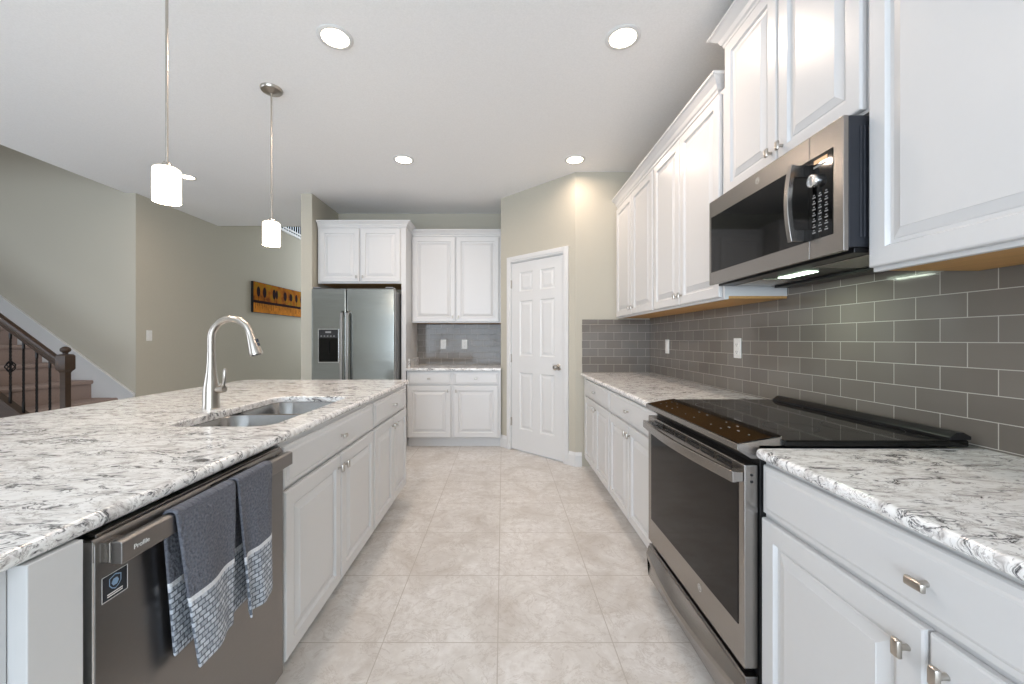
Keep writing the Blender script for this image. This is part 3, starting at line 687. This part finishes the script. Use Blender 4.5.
text_part('handle_lettering', 'Profile', 0.013, M['plate'], hd, (0.062, -0.0405, 0.826), (PI/2, 0, 0))
st_ = boxo('sticker', M['dgrey'], (0.0235, 0.0745, -0.001, 0.0, 0.731, 0.779), t, 0)
bm = B()
for a, b_ in (((0.0235, 0.731), (0.0745, 0.732)), ((0.0235, 0.778), (0.0745, 0.779)), ((0.0235, 0.731), (0.0245, 0.779)), ((0.0735, 0.731), (0.0745, 0.779))): box(bm, a[0], b_[0], -0.0014, -0.001, a[1], b_[1])
for k in range(2): box(bm, 0.034, 0.064, -0.0014, -0.001, 0.7365+k*0.004, 0.7385+k*0.004)
obj('sticker_border', bm, M['plate'], st_)
bm = B()
def shield(s, y):
    return [bm.verts.new((0.049+s*a, y, 0.760+s*b_)) for a, b_ in ((-0.012, 0.010), (0, 0.015), (0.012, 0.010), (0.012, -0.003), (0.007, -0.010), (0, -0.014), (-0.007, -0.010), (-0.012, -0.003))]
a = shield(1, -0.0015); b_ = shield(0.86, -0.0015); bridge(bm, a, b_); h6 = [bm.verts.new((0.049+0.0075*math.cos(k*PI/3), -0.0015, 0.760+0.0075*math.sin(k*PI/3))) for k in range(6)]; bm.faces.new(h6)
obj('sticker_shield', bm, mat('pale_blue', (140, 170, 200), 0.5), st_)

# towels over the bar, world coordinates
def towel(label, y0, y1, zf, zb, folds, pinch, phase, loc):
    bm = B(); uvl = bm.loops.layers.uv.new('UVMap'); nu = 30
    xb, xf, ztop = -0.7185, -0.6985, 0.852      # behind / before the bar
    path = []   # (x, z, hem distance)
    nb = 14; nf = 22
    for i in range(nb+1): z = zb+(0.838-zb)*i/nb; path.append([xb-0.000, z, z-zb, 0])
    for i in range(1, 6):
        a = PI - PI*i/6; path.append([(xb+xf)/2+0.0125*math.cos(a)+0.0, 0.846+0.009*math.sin(a), 0.3, 2])
    for i in range(nf+1): z = 0.838-(0.838-zf)*i/nf; path.append([xf+0.012, z, z-zf, 1])
    # bar front face sits at XI+0.040 = -0.700, rear at -0.722
    for q in path:
        if q[3] == 0: q[0] = -0.7255
        elif q[3] == 1: q[0] = -0.6955
    k = 0
    for q in path:
        if q[3] == 2: k += 1; a = PI-PI*k/6; q[0] = -0.7105+0.0150*math.cos(a); q[1] = 0.846+0.007*math.sin(a)
    rows = []
    for x, z, h, sd in path:
        drop = max(0, (0.84-z))/0.37; row = []
        for j in range(nu+1):
            s = j/nu; yl = y0+pinch[0]*drop*(1 if sd == 1 else 0.7); yr = y1-pinch[1]*drop
            y = yl+(yr-yl)*s
            wv = math.sin(s*PI*folds*2+phase)*0.5+math.sin(s*PI*folds*3.3+phase*2.1+z*5)*0.25
            off = (0.016 if sd == 1 else 0.002)*drop**0.6*wv + (0.010*drop if sd == 1 else 0)
            zz = z+0.004*(s-0.5)*math.sin(phase*3)*drop*2
            row.append((bm.verts.new((x+off, y, zz)), (s*(y1-y0)*1.02, h)))
        rows.append(row)
    for a, b_ in zip(rows, rows[1:]):
        for j in range(nu):
            f = bm.faces.new((a[j][0], a[j+1][0], b_[j+1][0], b_[j][0]))
            for lp, q in zip(f.loops, (a[j], a[j+1], b_[j+1], b_[j])): lp[uvl].uv = q[1]
    o = obj('dish_towel', bm, M['towel'], None, smooth=True, solid=0.007, sub=1)
    o['label'] = label; o['category'] = 'towel'; o['group'] = 'towels on the dishwasher handle'
    return o
towel('wider grey towel with patterned hem on the handle, nearer the viewer', 0.852, 1.040, 0.482, 0.520, 0.8, (0.050, 0.010), 0.4, None)
towel('narrower folded grey towel with patterned hem, at the far end of the handle', 1.048, 1.205, 0.470, 0.485, 1.3, (0.03, 0.012), 2.6, None)

# ------------------------------------------------------------------ lamps
def ceiling_light(x, y, label, energy=5.6, size=1):
    t = thing('ceiling_light', label, 'light', (x, y, CZ), 0, 'recessed ceiling lights')
    bm = B(); lathe(bm, [(0.068, -0.001), (0.070, -0.006), (0.086, -0.007), (0.092, -0.003), (0.092, 0.0)], 40, cap=False); obj('trim_ring', bm, M['trimw'], t, smooth=True)
    bm = B(); lathe(bm, [(0.070, -0.0045), (0.05, -0.006), (0.001, -0.007)], 40); obj('lens', bm, M['lens'], t, smooth=True)
    l = bpy.data.lights.new('bulb', 'AREA'); l.shape = 'DISK'; l.size = 0.13; l.energy = energy; l.color = (1, 0.79, 0.64); l.spread = math.radians(170)
    o = bpy.data.objects.new('bulb', l); C.objects.link(o); o.parent = t; o.location = (0, 0, -0.012)
    t.scale = (size, size, 1)
    return t
ceiling_light(-0.894, 2.132, 'recessed ceiling light nearer the viewer, above the island edge')
ceiling_light(0.639, 2.132, 'recessed ceiling light nearer the viewer, in front of the wall cabinets')
ceiling_light(-0.888, 3.578, 'recessed ceiling light farther back, toward the refrigerator')
ceiling_light(0.644, 3.578, 'recessed ceiling light farther back, by the pantry door', 3.2)
ceiling_light(-3.12, 3.96, 'small recessed ceiling light glimpsed just behind the nearer pendant', 4, 0.8)
def pendant(x, y, label):
    t = thing('pendant_lamp', label, 'lamp', (x, y, CZ), 0, 'pendants over the island')
    bm = B(); lathe(bm, [(0.066, 0), (0.066, -0.006), (0.060, -0.016), (0.030, -0.022), (0.012, -0.030)], 36); obj('canopy', bm, M['nickel'], t, smooth=True)
    bm = B(); lathe(bm, [(0.0055, -0.02), (0.0055, -0.83)], 12); obj('rod', bm, M['nickel'], t, smooth=True)
    bm = B(); lathe(bm, [(0.012, -0.830), (0.018, -0.838), (0.020, -0.870)], 20); obj('socket', bm, M['nickel'], t, smooth=True)
    bm = B(); lathe(bm, [(0.0195, -0.853), (0.040, -0.856), (0.049, -0.862), (0.051, -0.871), (0.051, -1.006), (0.047, -1.006), (0.047, -0.873)], 40, cap=False); obj('lamp_shade', bm, M['shade'], t, smooth=True, label='glowing white cylinder shade')
    l = bpy.data.lights.new('bulb', 'POINT'); l.energy = 3.5; l.color = (1, 0.82, 0.62); l.shadow_soft_size = 0.04
    o = bpy.data.objects.new('bulb', l); C.objects.link(o); o.parent = t; o.location = (0, 0, -1.04)
pendant(-1.479, 1.76, 'glowing white pendant on a nickel rod, nearer the viewer')
pendant(-1.488, 2.571, 'glowing white pendant on a nickel rod, farther over the island')

# ------------------------------------------------------------------ wall plates
def plate(label, loc, rz, kind, cat):
    t = thing('wall_' + kind, label, cat, loc, rz, 'switches and outlets')
    boxo('cover_plate', M['plate'], (-0.036, 0.036, -0.006, 0, -0.060, 0.060), t, 0.002)
    if kind == 'outlet':
        for z in (-0.022, 0.022):
            r = boxo('receptacle', M['plate'], (-0.017, 0.017, -0.0085, -0.0055, z-0.015, z+0.015), t, 0.001)
            bm = B(); box(bm, -0.008, -0.006, -0.009, -0.0084, z-0.004, z+0.006); box(bm, 0.006, 0.008, -0.009, -0.0084, z-0.004, z+0.006); box(bm, -0.002, 0.002, -0.009, -0.0084, z-0.011, z-0.007); obj('slots', bm, M['dgrey'], r)
    else: boxo('rocker', M['plate'], (-0.016, 0.016, -0.010, -0.0055, -0.033, 0.033), t, 0.001)
plate('white switch on the right backsplash, farther one near the pantry corner', (XW-0.0085, 3.43, 1.16), -PI/2, 'switch', 'switch')
plate('white outlet on the right backsplash, nearer one just beyond the range', (XW-0.0085, 2.403, 1.168), -PI/2, 'outlet', 'outlet')
plate('left white outlet on the back tile above the small counter', (-0.7616, 5.1115, 1.16), 0, 'outlet', 'outlet')
plate('right white outlet on the back tile above the small counter', (-0.4915, 5.1115, 1.16), 0, 'outlet', 'outlet')
plate('white light switch on the beige hall wall right of the stairs', (-4.0395, 4.565, 1.265), PI/2, 'switch', 'switch')

# ------------------------------------------------------------------ painting on the hall wall (front faces +X)
t = thing('painting', 'long panoramic canvas of dark trees on orange ground, on the hall wall', 'painting', (-4.0395, 6.41, 1.66), PI/2)
PW, PH = 1.75, 0.50
boxo('canvas', M['blackpaint'], (0, PW, -0.040, -0.0005, 0, PH), t, 0.002)
bm = B(); box(bm, 0.004, PW-0.004, -0.0415, -0.040, 0.20, PH-0.004, 0); box(bm, 0.004, PW-0.004, -0.0415, -0.040, 0.004, 0.17, 1); box(bm, 0.004, PW-0.004, -0.0418, -0.040, 0.155, 0.20, 2)
rp = random.Random(5)
for i, cx in enumerate((0.13, 0.30, 0.58, 0.66, 0.93, 1.13, 1.33, 1.52, 1.64)):
    rx = rp.uniform(0.035, 0.055); rz_ = rp.uniform(0.07, 0.09)
    f = [bm.verts.new((cx+rx*math.cos(k*PI/8), -0.0425, 0.345+rz_*math.sin(k*PI/8))) for k in range(16)]; bm.faces.new(f).material_index = 2
    box(bm, cx-0.004, cx+0.004, -0.0424, -0.041, 0.19, 0.29, 2)
for i in range(34):
    x = 0.05+i*0.05+rp.uniform(-.01, .01); box(bm, x, x+0.006, -0.0424, -0.041, 0.155-rp.uniform(0.03, 0.10), 0.16, 2)
obj('picture', bm, [M['paint'], M['paintlow'], M['paintdark']], t)
# upper landing ledge and railing glimpsed above the hall wall
o = struct('trim_2', M['trimw'], (-4.20, -4.00, 7.20, 9.2, 3.20, 3.24), (-4.03, -4.01, 7.20, 9.2, 3.27, 3.30), label='white ledge of the upper landing')
t = thing('landing_railing', 'dark upstairs railing glimpsed above the hall wall ledge', 'railing', (-4.10, 7.3, 3.24))
for i in range(20):
    bm = B(); lathe(bm, [(0.016, 0), (0.016, 0.86)], 8, (0, 0.05+i*0.085, 0)); obj('baluster', bm, M['iron'], t, smooth=True)
boxo('handrail', M['oak'], (-0.03, 0.03, 0, 1.8, 0.86, 0.91), t, 0.01)

# ------------------------------------------------------------------ stairs climbing to the left
RISE, RUN = 0.194, 0.27
t = thing('staircase', 'carpeted taupe staircase climbing to the left behind the island', 'staircase', (-3.676, 3.50, 0))
for k in range(1, 12):
    x = -(k-1)*RUN
    bm = B(); zt = RISE*k
    pr = [(x-0.02, zt-RISE), (x-0.02, zt-0.045), (x-0.004, zt-0.04), (x+0.004, zt-0.025), (x+0.002, zt-0.008), (x-0.008, zt), (x-RUN-0.019, zt), (x-RUN-0.019, zt-RISE)]
    ra = [[bm.verts.new((a, y, z)) for a, z in pr] for y in (0.0, 0.878)]
    bridge(bm, ra[0], ra[1]); bm.faces.new(ra[0][::-1]); bm.faces.new(ra[1]); obj('step', bm, M['carpet'], t, smooth=True)
def sloped(name, m, pts, y0, y1, parent, bevel=0.003):
    bm = B(); ra = [[bm.verts.new((x, y, z)) for x, z in pts] for y in (y0, y1)]
    bridge(bm, ra[0], ra[1]); bm.faces.new(ra[0][::-1]); bm.faces.new(ra[1]); return obj(name, bm, m, parent, bevel)
sk = 0.734
def line(z_at, x): return z_at - sk*x      # local x (0 at first nosing), rises to the left
# wall skirt: world top edge z=.627 at X=-4.04
zc = 0.627 + sk*(-4.04+3.676)              # value at local x=0
a0, a1 = -0.364, -3.2
s = sloped('wall_skirt', M['trimw'], [(a0, 0.0), (a0, line(zc, a0)-0.03), (a1, line(zc, a1)-0.03), (a1, line(zc, a1)-1.0), (-1.2, 0)], 0.879, 0.896, t)
sloped('skirt_cap', M['trimw'], [(a0, line(zc, a0)-0.032), (a0, line(zc, a0)), (a1, line(zc, a1)), (a1, line(zc, a1)-0.032)], 0.868, 0.898, s)
# near stringer with a dark cap
zs_ = 0.724 + sk*(-4.34+3.676)
st2 = sloped('stringer', M['oak'], [(0.02, 0), (0.02, line(zs_, 0.02)-0.03), (a1, line(zs_, a1)-0.03), (a1, 0)], -0.05, -0.006, t)
sloped('stringer_cap', M['oak'], [(-0.05, line(zs_, -0.05)-0.032), (-0.05, line(zs_, -0.05)), (a1, line(zs_, a1)), (a1, line(zs_, a1)-0.032)], -0.065, 0.002, st2)
# railing
t = thing('stair_railing', 'dark wood handrail with newel post and twisted black iron balusters', 'railing', (-3.79, 3.465, 0))
bm = B(); 
def sqring(h, z): return [bm.verts.new((a*h, b_*h, z)) for a, b_ in ((-1, -1), (1, -1), (1, 1), (-1, 1))]
prof = [(0.045, 0.32), (0.045, 0.36), (0.034, 0.38), (0.034, 0.93), (0.040, 0.945), (0.048, 0.955)]
prof = [(0.040, 0.0), (0.040, 0.30), (0.024, 0.33), (0.024, 0.93), (0.030, 0.945), (0.040, 0.958), (0.043, 0.966), (0.043, 1.078), (0.036, 1.090), (0.020, 1.095)]
R0 = [sqring(h, z) for h, z in prof]
for a, b_ in zip(R0, R0[1:]): bridge(bm, a, b_)
bm.faces.new(R0[0][::-1]); bm.faces.new(R0[-1])
lathe(bm, [(0.018, 1.09), (0.018, 1.105), (0.033, 1.118), (0.036, 1.132), (0.031, 1.146), (0.016, 1.157), (0.004, 1.160)], 20)
obj('newel_post', bm, M['oak'], t, 0.002)
rz0 = 1.235-0.10
def rail(x): return 0.935-sk*x           # underside z at local x
def railtop(x): return rail(x)+0.075
rx0, rx1 = -0.035, -2.6
bm = B(); sec = [(-0.018, 0), (-0.030, 0.020), (-0.022, 0.030), (-0.034, 0.052), (-0.028, 0.068), (0, 0.078), (0.028, 0.068), (0.034, 0.052), (0.022, 0.030), (0.030, 0.020), (0.018, 0)]
ra = [[bm.verts.new((x, y, rail(x)+z*1.25)) for y, z in [(q[0]*0.75, q[1]) for q in sec]] for x in (rx0, rx1)]
bridge(bm, ra[0], ra[1]); bm.faces.new(ra[0]); bm.faces.new(ra[1][::-1]); obj('handrail', bm, M['oak'], t, smooth=True)
def sc(x): return line(zs_, x-0.114)         # stringer cap top below a baluster
for i in range(16):
    x = -0.135-0.114*i; z0 = sc(x)-0.005; z1 = rail(x)+0.02
    bm = B(); rings = []; n = 40
    for k in range(n+1):
        s = k/n; z = z0+(z1-z0)*s; tw = 0 if s < 0.15 or s > 0.85 else (s-0.15)/0.7*PI*7
        rings.append([bm.verts.new((x+0.0095*math.cos(tw+q*PI/2+PI/4), 0.0095*math.sin(tw+q*PI/2+PI/4), z)) for q in range(4)])
    for a, b_ in zip(rings, rings[1:]): bridge(bm, a, b_)
    if i % 4 == 3:
        zm = (z0+z1)/2+0.0
        for q in range(5):
            pts = []
            for k in range(9):
                s = k/8; an = q*2*PI/5+s*PI; r = 0.028*math.sin(PI*s)+0.004; pts.append((x+r*math.cos(an), r*math.sin(an), zm-0.05+0.10*s))
            tube(bm, pts, 0.0045, 6)
    obj('baluster', bm, M['iron'], t, label='twisted iron baluster with a basket' if i % 4 == 3 else None)
